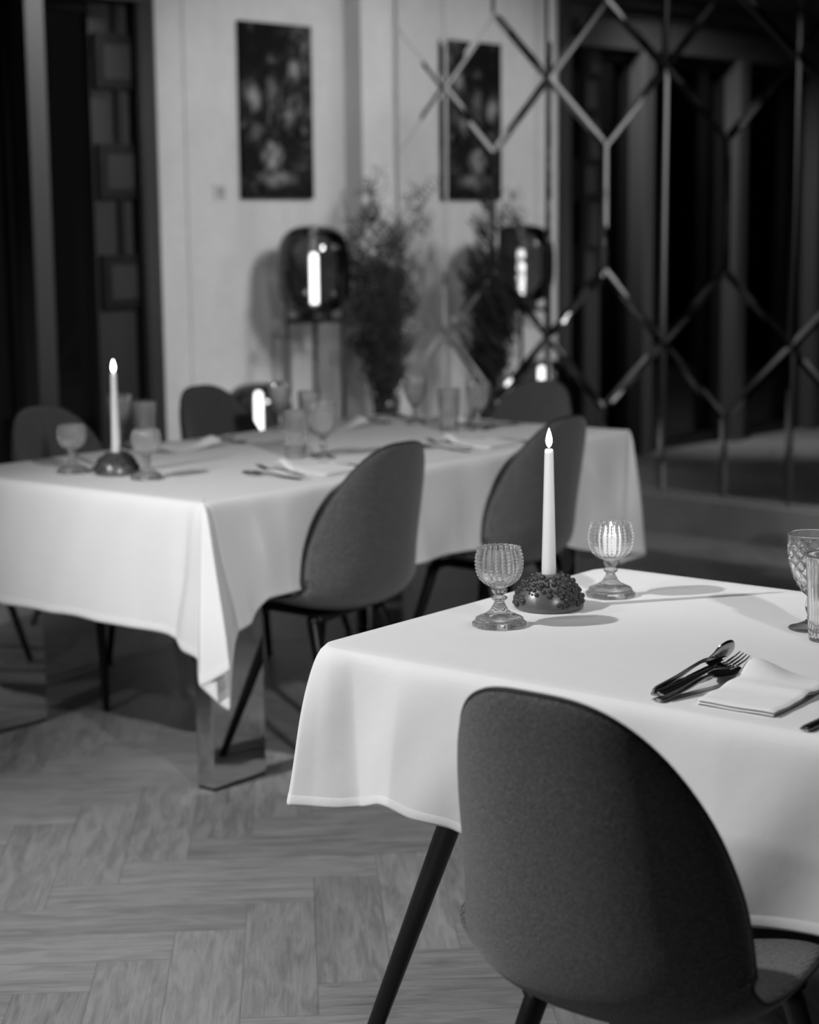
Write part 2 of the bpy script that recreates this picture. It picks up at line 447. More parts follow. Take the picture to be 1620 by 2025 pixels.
for jn in range(-14, 3):
    jc = 5.21 + jn * 0.704
    for rr in range(-1, 3):
        z0 = ZC + rr * PER
        for sgn in (-1, 1):
            tiles.append([(jc, z0), (jc + sgn * HW, z0 + DG), (jc + sgn * HW, z0 + PER - DG), (jc, z0 + PER)])
        mc = jc + HW
        tiles.append([(mc - HW, z0), (mc, z0 - DG), (mc + HW, z0), (mc, z0 + DG)])
for t in tiles:
    for ax, val, sg in ((0, 6.975, -1), (0, W2R + .01, 1), (1, 0.17, 1), (1, CEIL - .01, -1)):
        t = clip(t, ax, val, sg)
        if len(t) < 3: break
    if len(t) < 3: continue
    q = [t[0]]
    for p in t[1:]:
        if math.hypot(p[0] - q[-1][0], p[1] - q[-1][1]) > 1e-4: q.append(p)
    if math.hypot(q[0][0] - q[-1][0], q[0][1] - q[-1][1]) < 1e-4: q.pop()
    if len(q) < 3: continue
    ys = [p[0] for p in q]; zs = [p[1] for p in q]
    if min(max(ys) - min(ys), max(zs) - min(zs)) < 0.07: continue
    q, qi = inset(q, 0.0015); q, _ = qi, 0
    q, qi = inset(q, 0.019)
    b = len(mv); n = len(q)
    tl = rng.uniform(-.0006, .0006, 2)
    cy, cz = np.mean([p[0] for p in q]), np.mean([p[1] for p in q])
    for p in q: mv.append((W1M + .012, p[0], p[1]))
    for p in q: mv.append((W1M + .0075, p[0], p[1]))
    for p in qi: mv.append((W1M + .005 + tl[0] * (p[0] - cy) + tl[1] * (p[1] - cz), p[0], p[1]))
    for i in range(n):
        i2 = (i + 1) % n
        mf.append((b + i, b + i2, b + n + i2, b + n + i)); mf.append((b + n + i, b + n + i2, b + 2 * n + i2, b + 2 * n + i))
    mf.append(tuple(b + 2 * n + i for i in range(n))); mf.append(tuple(b + i for i in range(n - 1, -1, -1)))
mo = mesh_obj('wall_mirror', mv, mf, M['mirror'], None, False); mo.matrix_world = MATW
tag(mo, 'tall wall mirror of diamond and half hexagon tiles with slanted edges', 'mirror')
bm = bmesh.new(); bm.from_mesh(mo.data); bmesh.ops.recalc_face_normals(bm, faces=bm.faces); bm.to_mesh(mo.data); bm.free()

# ------------------------------------------------------------------ painting
pt = thing('painting', 'tall dark abstract canvas with pale blotches on the pale wall', 'painting')
pt.matrix_world = MATW @ Matrix.Translation((6.05, W2L, 2.0))
MB().box(-.235, .235, -.03, 0, -.43, .43, 0.003).build('canvas', M['paint'], pt)
sw = thing('wall_socket', 'small square wall plate low left of the painting', 'wall plate')
sw.matrix_world = MATW @ Matrix.Translation((5.69, W2L, 1.60))
MB().box(-.04, .04, -.008, 0, -.04, .04, 0.003).build('cover_plate', M['wall'], sw)
MB().box(-.022, .022, -.011, -.008, -.026, .026, 0.002).build('rocker', M['plinth'], sw)

# ------------------------------------------------------------------ floor lamps
def globe_lamp(loc, R, h, zb, post_top, label, rz, tz0, tz1, group):
    t = thing('globe_floor_lamp', label, 'floor lamp', loc, rz, group)
    prof = []
    for k in range(33):
        a = -PI / 2 + PI * k / 32
        c, s = math.cos(a), math.sin(a)
        e = 2 / 3.0
        prof.append((R * abs(c) ** e, zb + h / 2 + (h / 2) * math.copysign(abs(s) ** e, s)))
    prof[0] = (0.0005, prof[0][1]); prof[-1] = (0.0005, prof[-1][1])
    vs, fs = lathe(prof, 56, None, False)
    mesh_obj('glass_globe', vs, fs, M['smoke'], t)
    fm = MB()
    d = R + .012
    for k in range(4):
        a = PI / 2 * k
        MB().tube([(d * math.cos(a), d * math.sin(a), 0), (d * math.cos(a), d * math.sin(a), post_top)], 0.008, 8).build('leg', M['black'], t, True)
    for zz in (zb - .03,):
        for k in range(4):
            a, b = PI / 2 * k, PI / 2 * (k + 1)
            fm.tube([(d * math.cos(a), d * math.sin(a), zz), (d * math.cos(b), d * math.sin(b), zz)], 0.007, 8)
        fm.tube([(-d, 0, zz), (d, 0, zz)], 0.007, 8); fm.tube([(0, -d, zz), (0, d, zz)], 0.007, 8)
    fm.build('cross_frame', M['black'], t, True)
    vs, fs = lathe([(R * .45, zb - .035), (R * .5, zb - .01), (R * .42, zb + .03), (R * .16, zb + .05), (0.012, zb + .055)], 32)
    mesh_obj('globe_base', vs, fs, M['black'], t)
    if zb > .6:
        MB().tube([(0, 0, 0.01), (0, 0, zb - .03)], 0.012, 10).build('centre_pole', M['black'], t, True)
    vs, fs = lathe([(0.001, tz0), (.017, tz0 + .003), (.02, tz0 + .02), (.02, tz1 - .02), (.014, tz1 - .004), (.001, tz1)], 24)
    mesh_obj('light_tube', vs, fs, M['tube'], t)
    return t
globe_lamp(tuple(wp(5.997, 6.78, 0)), .183, .435, .997, 1.21, 'tall floor lamp with smoked glass globe on slim black legs below the painting', WA + math.radians(45 - 45.6) + .05, 1.035, 1.30, 'smoked glass lamps')
globe_lamp(tuple(wp(5.708, 6.883, 0)), .17, .40, .27, .46, 'low floor lamp with smoked glass globe behind the laid back table', WA, .33, .63, 'smoked glass lamps')

# ------------------------------------------------------------------ branches in a vase
bt = thing('branch_arrangement', 'bundle of dark curly branches standing in a tall dark vase in the corner', 'branches', tuple(wp(6.40, 6.70, 0)))
vs, fs = lathe([(.07, 0), (.085, .02), (.075, .12), (.06, .35), (.065, .5), (.075, .56), (.068, .56), (.05, .5), (.045, .3), (.01, .28)], 32)
mesh_obj('vase', vs, fs, M['cer'], bt)
for k in range(40):
    rs = np.random.RandomState(100 + k)
    mbx = MB()
    # lean in room axes: more to the left (away from the mirror) and towards the room
    lx, ly = rs.uniform(-.25, .15), rs.uniform(-.16, .10)
    top = rs.uniform(.95, 1.66) - .35 * max(0, -lx - .2)
    ph, fq, am = rs.uniform(0, 6.28), rs.uniform(8, 15), rs.uniform(.02, .05)
    dW = W1 * lx + W2 * ly
    pts = []; nst = 64
    for i in range(nst):
        u = i / (nst - 1); z = .45 + (top - .45) * u; w = am * min(1, u * 2.5)
        pts.append(dW * u ** .85 + Vector((w * math.cos(fq * u * 2.0 + ph), w * math.sin(fq * u * 2.0 + ph), z + .03 * math.sin(fq * u * 2.6))))
    mbx.tube(pts, [0.0055 * (1 - .65 * i / nst) for i in range(nst)], 5)
    for b in range(10):
        i0 = rs.randint(12, nst - 2); p = pts[i0]; a2 = rs.uniform(0, 6.28); ln = rs.uniform(.10, .30); cu = rs.uniform(9, 20); sp = []
        da = W1 * math.cos(a2) * (.5 if math.cos(a2) > 0 else 1) + W2 * math.sin(a2) * (.4 if math.sin(a2) > 0 else 1)
        for i in range(30):
            u = i / 29; rr = rs_r = .034 * (1 - .3 * u)
            sp.append(p + da * ln * .6 * u + Vector((rr * (math.cos(cu * u + a2) - math.cos(a2)), rr * (math.sin(cu * u + a2) - math.sin(a2)), ln * .5 * u + .03 * (math.sin(cu * u + a2) - math.sin(a2)))))
        mbx.tube(sp, [0.0036 * (1 - .6 * i / 30) for i in range(30)], 4)
    # branches press lightly against mirror and wall
    for v in mbx.v:
        x, y = v.dot(W1), v.dot(W2)
        if x > .26: x = .26 + .08 * math.tanh((x - .26) / .3)
        if y > .2: y = .2 + .08 * math.tanh((y - .2) / .3)
        q = W1 * x + W2 * y; v.x, v.y = q.x, q.y
    mbx.build('branch', M['branch'], bt, True)

# ------------------------------------------------------------------ tables
TZ = 0.745
def cloth_mesh(a0, a1, b0, b1, hems, m, name, rc=.012):
    """hems: closed ring of (edge a, edge b, out a, out b, hem z). The ring runs round the table."""
    zt = TZ + .006
    P = np.array(hems + [hems[0]], float)
    ring = soft(P, 9)[:-1]
    n = len(ring); R = .012
    VV = list(np.linspace(0, .94, 21)) + [.945, .948, .985, 1.0]; rows = len(VV)
    vs = []
    ca, cb = (a0 + a1) / 2, (b0 + b1) / 2
    top = ring[:, :2].copy()
    # keep top points exactly on the rounded outline
    top[:, 0] = np.clip(top[:, 0], a0, a1); top[:, 1] = np.clip(top[:, 1], b0, b1)
    for i in range(n):
        a, b = top[i]
        cx_, cy_ = min(max(a, a0 + rc), a1 - rc), min(max(b, b0 + rc), b1 - rc)
        dd = math.hypot(a - cx_, b - cy_)
        if dd > rc: a, b = cx_ + (a - cx_) * rc / dd, cy_ + (b - cy_) * rc / dd
        top[i] = (a, b)
    for k in range(rows):
        v = VV[k]; seam = .0006 if k >= rows - 3 else 0.0
        for i in range(n):
            a, b = top[i]; oa, ob, zh = ring[i, 2], ring[i, 3], ring[i, 4]
            ol = math.hypot(oa, ob) + 1e-9
            q = v ** 1.15
            e = q ** .85
            na, nb = oa / ol, ob / ol
            rout = R * (1 - math.exp(-v * 18)) + seam
            zz = zt - (zt - zh) * q
            wr = .007 * v * (1 - .4 * v) * (1.5 + math.sin(31 * a + 23 * b + 9 * zz) + .8 * math.sin(17 * a - 37 * b - 21 * zz))
            vs.append((a + oa * e + na * (rout + wr), b + ob * e + nb * (rout + wr), zz))
    # inner rings on the table top
    for sc in (.004, .03):
        for i in range(n):
            a, b = top[i]; dx, dy = ca - a, cb - b
            vs.append((a + math.copysign(min(sc, abs(dx)), dx), b + math.copysign(min(sc, abs(dy)), dy), zt + .0012))
    fs = []
    for k in range(rows - 1):
        for i in range(n):
            i2 = (i + 1) % n; fs.append((k * n + i, (k + 1) * n + i, (k + 1) * n + i2, k * n + i2))
    r1, r2 = rows * n, (rows + 1) * n
    for i in range(n):
        i2 = (i + 1) % n; fs.append((i, i2, r1 + i2, r1 + i)); fs.append((r1 + i, r1 + i2, r2 + i2, r2 + i))
    fs.append(tuple(r2 + i for i in range(n)))
    o = mesh_obj(name, vs, fs, m, None, True, MATT)
    sd = o.modifiers.new('thick', 'SOLIDIFY'); sd.thickness = .0016; sd.offset = -1.0
    # hem seam: a slightly thicker band is drawn by a second fold
    return o
def straight(p, q, n, out, zh, amp=.010, ph=0.0, zamp=.004):
    """hem points along an edge from p to q (exclusive of the ends)"""
    res = []
    for k in range(n):
        u = (k + 1) / (n + 1); a = p[0] + (q[0] - p[0]) * u; b = p[1] + (q[1] - p[1]) * u
        w = max(.006, .018 + amp * math.sin(ph + 9.1 * u * n / 6) + amp * .5 * math.sin(2.3 * ph + 17 * u))
        res.append((a, b, out[0] * w, out[1] * w, zh + zamp * math.sin(ph * 2 + 13 * u)))
    return res

# --- front table
A0, A1, B0, B1 = 2.088, 2.930, 0.10, 1.893
hz = .500
h1 = []
def hq(ea, eb, a, b, z): return (ea, eb, a - ea, b - eb, z)
h1 += [hq(A0, B1, 2.020, 1.900, .507), hq(A0, B1 - .02, 2.040, 1.860, .508), hq(A0, B1 - .05, 2.058, 1.820, .510), hq(A0, B1 - .075, 2.068, 1.790, .516), hq(A0, B1 - .15, 2.052, 1.730, .536), hq(A0, B1 - .19, 2.042, 1.695, .541), hq(A0, B1 - .24, 2.050, 1.650, .530), hq(A0, B1 - .30, 2.060, 1.590, .522)]
h1 += straight((A0, B1 - .33), (A0, B0 + .06), 16, (-1, 0), .490, .018, 1.0)
h1 += [(A0, B0 + .03, -.03, -.0, .47), (A0, B0, -.08, -.06, .44), (A0 + .03, B0, 0, -.03, .47)]
h1 += straight((A0 + .05, B0), (A1 - .05, B0), 8, (0, -1), hz, .012, 2.0)
h1 += [(A1 - .03, B0, 0, -.03, .47), (A1, B0, .06, -.06, .42), (A1, B0 + .03, .03, 0, .47)]
h1 += straight((A1, B0 + .06), (A1, B1 - .06), 18, (1, 0), hz, .012, 3.0)
h1 += [(A1, B1 - .03, .03, 0, .47), (A1, B1, .06, .06, .42), (A1 - .03, B1, 0, .03, .47)]
h1 += straight((A1 - .05, B1), (A0 + .09, B1), 7, (0, 1), hz, .010, 4.0)
h1 += [hq(A0 + .09, B1, A0 + .09, B1 + .012, .50), hq(A0 + .03, B1, A0 + .0, B1 + .018, .504), hq(A0 + .004, B1, 2.035, 1.912, .506)]
c1 = cloth_mesh(A0, A1, B0, B1, h1, M['cloth'], 'tablecloth', .045)
tag(c1, 'white tablecloth on the front table under the single upholstered chair', 'tablecloth')
t = thing('dining_table', 'front dining table with slanted black tapered legs under white cloth', 'table')
MB().box(A0 + .006, A1 - .006, B0 + .006, B1 - .006, TZ - .028, TZ, .012).build('tabletop', M['tabletop'], t, False, MATT)
for sa, sb, a, b in ((1, -1, A0 + .055, B1), (1, 1, A0 + .055, B0), (-1, -1, A1, B1), (-1, 1, A1, B0)):
    MB().tube([(a + sa * .20, b + sb * .205, TZ - .03), (a + sa * .20, b + sb * .19, TZ - .06), (a + sa * .13, b - sb * .055, 0.0)], [.024, .024, .0145], 24).build('leg', M['black'], t, True, MATT)

# --- back table
C0, C1, D0, D1 = 3.072, 5.015, 3.140, 4.165
h2 = []
# corner facing the camera: cloth hangs in folded cone
def hp(ea, eb, a, b, z): return (ea, eb, a - ea, b - eb, z)
h2 += [hp(C0, D0 + .10, 3.050, 3.240, .417), hp(C0, D0 + .03, 3.048, 3.190, .413), hp(C0, D0 + .004, 3.020, 3.149, .395), hp(C0, D0 + .002, 2.990, 3.085, .388), hp(C0, D0, 2.982, 3.072, .326),
       hp(C0, D0, 3.005, 3.006, .372), hp(C0, D0, 3.035, 3.125, .312), hp(C0, D0, 3.028, 3.035, .262), hp(C0 + .001, D0, 3.085, 3.085, .405), hp(C0 + .004, D0, 3.120, 3.110, .425), hp(C0 + .05, D0, 3.175, 3.110, .438), hp(C0 + .12, D0, 3.215, 3.118, .470), hp(C0 + .17, D0, 3.25, 3.120, .490)]
h2 += straight((C0 + .2, D0), (C1 - .45, D0), 18, (0, -1), .488, .008, 0.5)
h2 += [hp(C1 - .36, D0, 4.616, 3.115, .430), hp(C1 - .20, D0, 4.724, 3.085, .402), hp(C1 - .01, D0, 4.84, 3.06, .380), hp(C1, D0, 4.964, 3.048, .362), hp(C1, D0, 4.90, 3.10, .335), hp(C1, D0 + .002, 4.98, 3.13, .32), hp(C1, D0 + .03, C1 + .03, D0 + .03, .37), hp(C1, D0 + .1, C1 + .016, D0 + .1, .43)]
h2 += straight((C1, D0 + .12), (C1, D1 - .12), 11, (1, 0), .455, .010, 1.5)
h2 += [(C1, D1 - .03, .03, 0, .44), (C1, D1, .06, .06, .36), (C1 - .03, D1, 0, .03, .44)]
h2 += straight((C1 - .05, D1), (C0 + .05, D1), 20, (0, 1), .468, .010, 2.5)
h2 += [(C0 + .03, D1, 0, .03, .44), (C0, D1, -.06, .06, .36), (C0, D1 - .03, -.03, 0, .43)]
h2 += straight((C0, D1 - .06), (C0, D0 + .12), 10, (-1, 0), .419, .002, 3.5, .001)
c2 = cloth_mesh(C0, C1, D0, D1, h2, M['cloth'], 'tablecloth')
tag(c2, 'white tablecloth on the long back table between the chairs and mirror', 'tablecloth')
t = thing('dining_table', 'long back table with wide polished steel legs under white cloth', 'table')
MB().box(C0 + .004, C1 - .004, D0 + .004, D1 - .004, TZ - .035, TZ, .004).build('tabletop', M['tabletop'], t, False, MATT)
for a, b in ((C0 + .055, D0 + .045), (C0 + .055, D1 - .105), (C1 - .245, D0 + .045), (C1 - .245, D1 - .105)):
    MB().box(a, a + .19, b, b + .06, 0.008, TZ - .035, .002).build('leg', M['steel'], t, False, MATT)
    MB().box(a + .002, a + .188, b + .002, b + .058, 0, .009).build('foot_pad', M['black'], t, False, MATT)

# ------------------------------------------------------------------ chairs
def shell_grid():
    prof = spline([(.262, .424), (.235, .448), (.16, .460), (.05, .450), (-.06, .438), (-.135, .436), (-.188, .458), (-.214, .51), (-.228, .59), (-.244, .69), (-.262, .785), (-.285, .866)], 10)
    L = np.concatenate([[0], np.cumsum(np.hypot(*np.diff(prof, axis=0).T))]); L /= L[-1]
    def pf(v):
        s = (v + 1) / 2; return np.interp(s, L, prof[:, 0]), np.interp(s, L, prof[:, 1])
    wv = spline([(-1, .190), (-.7, .208), (-.35, .220), (-.05, .230), (.2, .230), (.45, .222), (.7, .206), (1, .180)], 10)
    cw = spline([(-1, .010), (-.6, .018), (-.2, .040), (.05, .080), (.3, .10), (.6, .085), (.85, .06), (1, .045)], 10)
    NU, NV = 41, 61
    aa = np.sin(np.linspace(-1, 1, NU) * PI / 2); bb = np.sin(np.linspace(-1, 1, NV) * PI / 2 * .999)
    # spread rows: blend with uniform
    bb = .55 * bb + .45 * np.linspace(-1, 1, NV); bb /= bb[-1]
    P = np.zeros((NV, NU, 3)); RHO = np.zeros((NV, NU))
    for j, b in enumerate(bb):
        for i, a in enumerate(aa):
            x, y = a * math.sqrt(1 - b * b / 2), b * math.sqrt(1 - a * a / 2)
            rho = min(1.0, math.hypot(x, y)); ph = math.atan2(y, x)
            nn = 3.0 if y < 0 else 3.0
            se = (abs(math.cos(ph)) ** nn + abs(math.sin(ph)) ** nn) ** (-1 / nn)
            u, v = x * se, y * se
            w = np.interp(v, wv[:, 0], wv[:, 1]); cu = np.interp(v, cw[:, 0], cw[:, 1])
            yy, zz = pf(v)
            # direction of the curl: up on the seat, forwards on the back
            e = 1e-3; y1, z1 = pf(min(v + e, 1)); y0, z0 = pf(max(v - e, -1)); ty, tz = y1 - y0, z1 - z0; l = math.hypot(ty, tz) + 1e-12
            ny, nz = tz / l, -ty / l   # normal towards the sitter (back: +y ; seat: +z)
            if ny * 1 + nz * 1 < 0: ny, nz = -ny, -nz
            k = abs(u) ** 2.3 * cu
            xx = u * w * (1 - .10 * abs(u) ** 3 * (cu / .1))
            P[j, i] = (xx, yy + ny * k, zz + nz * k); RHO[j, i] = rho
    return P, RHO
def make_shell():
    P, RHO = shell_grid(); NV, NU, _ = P.shape
    du = np.gradient(P, axis=1); dv = np.gradient(P, axis=0); N = np.cross(du, dv)
    N /= (np.linalg.norm(N, axis=2, keepdims=True) + 1e-12)
    # normal should point to the sitter: at seat centre upwards
    if N[10, NU // 2, 2] < 0: N = -N
    th = .0165 * np.sqrt(np.clip(1 - RHO ** 10, 0, 1))
    a = P + N * th[..., None]; b = P - N * (th * 1.0)[..., None]
    vs = []; ia = np.zeros((NV, NU), int); ib = np.zeros((NV, NU), int)
    for j in range(NV):
        for i in range(NU):
            ia[j, i] = len(vs); vs.append(tuple(a[j, i]))
    for j in range(NV):
        for i in range(NU):
            if i in (0, NU - 1) or j in (0, NV - 1): ib[j, i] = ia[j, i]
            else: ib[j, i] = len(vs); vs.append(tuple(b[j, i]))
    fs = []
    for j in range(NV - 1):
        for i in range(NU - 1):
            fs.append((ia[j, i], ia[j, i + 1], ia[j + 1, i + 1], ia[j + 1, i])); fs.append((ib[j, i], ib[j + 1, i], ib[j + 1, i + 1], ib[j, i + 1]))
    rim = [P[0, i] for i in range(NU)] + [P[j, NU - 1] for j in range(1, NV)] + [P[NV - 1, i] for i in range(NU - 2, -1, -1)] + [P[j, 0] for j in range(NV - 2, 0, -1)]
    return vs, fs, rim
_shell = make_shell()
def make_chair(label, group):
    t = thing('dining_chair', label, 'chair', (0, 0, 0), 0, group)
    mesh_obj('upholstered_shell', _shell[0], _shell[1], M['fabric'], t)
    rim = _shell[2]; mb = MB(); mb.tube([Vector(r) for r in rim] + [Vector(rim[0])], .0032, 6, False); mb.build('piping', M['piping'], t, True)
    # plate and cross tubes under the seat
    u = MB().box(-.12, .12, -.10, .14, .402, .414, .003)
    u.tube([(-.15, -.085, .397), (.15, -.085, .412)], .011, 10).tube([(-.15, .125, .397), (.15, .125, .412)], .011, 10)
    u.build('seat_bracket', M['black'], t, True)
    for sx in (-1, 1):
        MB().tube([(sx * .125, .115, .412), (sx * .135, .125, .385), (sx * .205, .225, 0)], [.0165, .0165, .010], 16).build('leg', M['black'], t, True)
        MB().tube([(sx * .125, -.075, .412), (sx * .135, -.085, .385), (sx * .205, -.225, 0)], [.0165, .0165, .010], 16).build('leg', M['black'], t, True)
    return t
CG = 'upholstered chairs round the two tables'
chairs = [
    (1.968, 1.185, 0, 'woven grey shell chair in front of the front table, back to the camera'),
    (3.57, 3.20, 1, 'grey shell chair on the camera side of the back table, nearer its steel leg'),
    (4.35, 3.21, 1, 'grey shell chair on the camera side of the back table, behind the lit taper'),
    (5.05, 3.70, 2, 'grey shell chair at the mirror end of the back table, facing the camera'),
    (4.52, 4.34, 3, 'grey shell chair across the back table in front of the pale wall'),
    (3.70, 4.23, 3, 'grey shell chair across the back table in front of the dark window'),
]
proto = None
for a, b, side, lab in chairs:
    if proto is None: c = proto = make_chair(lab, CG)
    else: c = copy_tree(proto); c['label'] = lab
    c.location = tp(a, b, 0)
    # local +y is the facing direction: world angle of +y = rz + 90deg
    base = {0: T1, 1: T2, 2: -T1, 3: -T2}[side]
    c.rotation_euler = (0, 0, math.atan2(base.y, base.x) - PI / 2)

# ------------------------------------------------------------------ tableware
ZC_ = TZ + .0075
def beaded_goblet(label, group=None):
    t = thing('beaded_goblet', label, 'goblet', (0, 0, 0), 0, group)
    # outer then inner wall
    out = spline([(.0465, .0), (.047, .006), (.042, .011), (.040, .016), (.030, .021), (.018, .028), (.0105, .040), (.0085, .046), (.0125, .050), (.0135, .054), (.0085, .058), (.011, .062), (.0135, .068), (.014, .072)], 4)
    bowl_o = spline([(.016, .074), (.030, .082), (.040, .098), (.0435, .116), (.0425, .132), (.0385, .146), (.0385, .149)], 14)
    bowl_i = spline([(.0355, .149), (.0385, .134), (.0395, .116), (.036, .100), (.026, .086), (.012, .081), (.0008, .080)], 5)
    prof = [tuple(p) for p in out] + [tuple(p) for p in bowl_o] + [tuple(p) for p in bowl_i]
    n0, n1 = len(out), len(out) + len(bowl_o)
    NB = 22
    def mod(r, z, a, k):
        if k < n0:
            return r * (1 + .018 * math.cos(8 * a)) if z < .03 else r * (1 + .05 * math.cos(6 * a))
        if k < n1:
            u = (z - .074) / .075
            c = abs(math.cos(NB * a / 2)); col = max(0, (c - .78) / .22)
            bead = math.sqrt(max(0, 1 - (2 * ((z * 1000 / 6.6) % 1) - 1) ** 2))
            return r + .0040 * math.sqrt(col) * bead * min(1, u * 5) - .0008 * (1 - c)
        return r
    vs, fs = lathe(prof, 220, mod)
    vs = [(x * (.86 if z > .07 else .95), y * (.86 if z > .07 else .95), z * .885) for x, y, z in vs]
    mesh_obj('glass_body', vs, fs, M['pglass'], t)
    return t
def cut_goblet(label, group=None):
    t = thing('cut_glass_goblet', label, 'goblet', (0, 0, 0), 0, group)
    out = spline([(.036, .0), (.0362, .003), (.024, .007), (.010, .014), (.0065, .024), (.0095, .034), (.0095, .044), (.007, .052), (.010, .057)], 4)
    bo = spline([(.014, .060), (.024, .074), (.033, .094), (.0385, .118), (.0405, .140), (.0405, .158)], 9)
    bi = spline([(.0385, .158), (.0380, .140), (.0355, .118), (.030, .096), (.020, .078), (.008, .068), (.0006, .066)], 5)
    prof = [tuple(p) for p in out] + [tuple(p) for p in bo] + [tuple(p) for p in bi]
    n0, n1 = len(out), len(out) + len(bo)
    def mod(r, z, a, k):
        if k < n0: return r * (1 + .06 * math.cos(6 * a)) if z > .02 else r
        if k < n1 and z < .138:
            q = z * 150
            d = abs(math.sin(6 * a + q)) * abs(math.sin(6 * a - q))
            return r - .0018 + .0030 * d
        return r
    vs, fs = lathe(prof, 144, mod); mesh_obj('glass_body', vs, fs, M['glass'], t); return t
def ribbed_tumbler(label, group=None):
    t = thing('ribbed_tumbler', label, 'tumbler', (0, 0, 0), 0, group)
    out = spline([(.0285, 0), (.0300, .003), (.032, .04), (.0345, .09), (.0375, .138)], 8)
    inn = spline([(.0355, .138), (.0325, .09), (.030, .04), (.028, .016), (.001, .012)], 6)
    n0 = len(out)
    def mod(r, z, a, k):
        return r + (.0007 * math.cos(28 * a + .6 * math.sin(z * 90)) if k < n0 and .006 < z < .125 else 0)
    vs, fs = lathe([tuple(p) for p in out] + [tuple(p) for p in inn], 168, mod); mesh_obj('glass_body', vs, fs, M['glass'], t); return t

def taper_candle(label, flame=1.0):
    t = thing('taper_candle', label, 'candle', (0, 0, 0), 0, 'lit white taper candles')
    vs, fs = lathe([(.0118, 0), (.0125, .004), (.0125, .02), (.0078, .218), (.0074, .224), (.0055, .226), (.0008, .224)], 32)
    mesh_obj('wax_stick', vs, fs, M['wax'], t)
    MB().tube([(0, 0, .223), (.0005, 0, .230), (.0015, 0, .235)], .0009, 6).build('wick', M['wick'], t, True)
    vs, fs = lathe([(.0004, .228), (.0036, .232), (.0056, .238), (.0054, .244), (.0036, .252), (.0016, .258), (.0002, .262)], 20)
    fo = mesh_obj('flame', vs, fs, M['flame'], t)
    l = bpy.data.lights.new('candle_light', 'POINT'); l.energy = .35; l.shadow_soft_size = .006
    lo = bpy.data.objects.new('candle_light', l); lo.location = (0, 0, .246); lo.parent = t; COL.objects.link(lo)
    fo.visible_shadow = True
    return t
def candle_holder(label, smooth_ang):
    t = thing('dome_candle_holder', label, 'candle holder', (0, 0, 0), 0, 'knobbly dome candle holders')
    R, Hh = .061, .058
    prof = [(.0575, 0), (.060, .003), (.0605, .009), (.058, .019), (.0535, .029), (.047, .039), (.0385, .048), (.029, .055), (.019, .0595), (.0145, .060), (.013, .054), (.0005, .051)]
    P = spline(prof, 5); vs, fs = lathe([(max(p[0], .0004), p[1]) for p in P], 64)
    mesh_obj('dome', vs, fs, M['dome'], t)
    kb = MB(); k = 0
    rr = np.random.RandomState(3); placed = []
    for _ in range(5000):
        zz = rr.uniform(.010, .0575); a = rr.uniform(0, 2 * PI)
        r = float(np.interp(zz, P[:46, 1], P[:46, 0])); s = rr.choice([.0024, .0042, .0058], p=[.2, .35, .45])
        if math.cos(a - smooth_ang) > .86 and zz < .030: continue
        p = Vector((r * math.cos(a), r * math.sin(a), zz))
        if any((p - q).length < (s + s2) * .98 for q, s2 in placed): continue
        placed.append((p, s))
    ico = bmesh.new(); bmesh.ops.create_icosphere(ico, subdivisions=2, radius=1.0); ico.verts.index_update()
    iv = [v.co.copy() for v in ico.verts]; iff = [tuple(v.index for v in f.verts) for f in ico.faces]; ico.free()
    for p, s in placed: kb.add([p + v * s + Vector((p.x, p.y, p.z * .5)).normalized() * s * .08 for v in iv], iff)
    kb.build('knobs', M['cer'], t, True)
    return t

# --- cutlery
def sweep_flat(sections):
    """sections: (x, half width, z centre, half thickness, bowl depth)"""
    S = spline(sections, 6); vs, fs = [], []; n = 12
    for x, w, z, h, d in S:
        for q in range(n):
            a = 2 * PI * q / n; c, s_ = math.cos(a), math.sin(a)
            yy = w * c; vs.append((x, yy, z + h * s_ + d * (abs(c) ** 2)))
    for k in range(len(S) - 1):
        for q in range(n):
            q2 = (q + 1) % n; fs.append((k * n + q, (k + 1) * n + q, (k + 1) * n + q2, k * n + q2))
    fs.append(tuple(range(n))); fs.append(tuple((len(S) - 1) * n + q for q in range(n - 1, -1, -1)))
    return vs, fs
def fork(label, group):
    t = thing('fork', label, 'fork', (0, 0, 0), 0, group)
    vs, fs = sweep_flat([(0, .006, .002, .0015, 0), (.005, .009, .002, .0018, 0), (.05, .0075, .004, .0018, 0), (.11, .0035, .009, .002, 0), (.125, .0035, .009, .002, 0), (.140, .010, .006, .0012, .002), (.155, .0125, .004, .0011, .002)])
    mesh_obj('handle', vs, fs, M['cut'], t)
    for k in range(4):
        y = (k - 1.5) * .0068
        MB().tube([(.153, y * .95, .0035), (.170, y, .004), (.188, y, .008), (.200, y * .95, .013)], [.0020, .0018, .0015, .0008], 8).build('tine', M['cut'], t, True)
    return t
def spoon(label, group):
    t = thing('spoon', label, 'spoon', (0, 0, 0), 0, group)
    vs, fs = sweep_flat([(0, .006, .002, .0015, 0), (.005, .009, .002, .0018, 0), (.05, .0075, .004, .0018, 0), (.11, .0035, .010, .002, 0), (.13, .0040, .009, .002, 0)])
    mesh_obj('handle', vs, fs, M['cut'], t)
    vs, fs = sweep_flat([(.127, .004, .008, .0010, 0), (.137, .012, .004, .0009, .003), (.150, .0195, .0015, .0009, .007), (.168, .021, .001, .0009, .008), (.183, .016, .003, .0009, .006), (.192, .007, .007, .0009, .002), (.1945, .001, .009, .0008, 0)])
    mesh_obj('spoon_bowl', vs, fs, M['cut'], t)
    return t
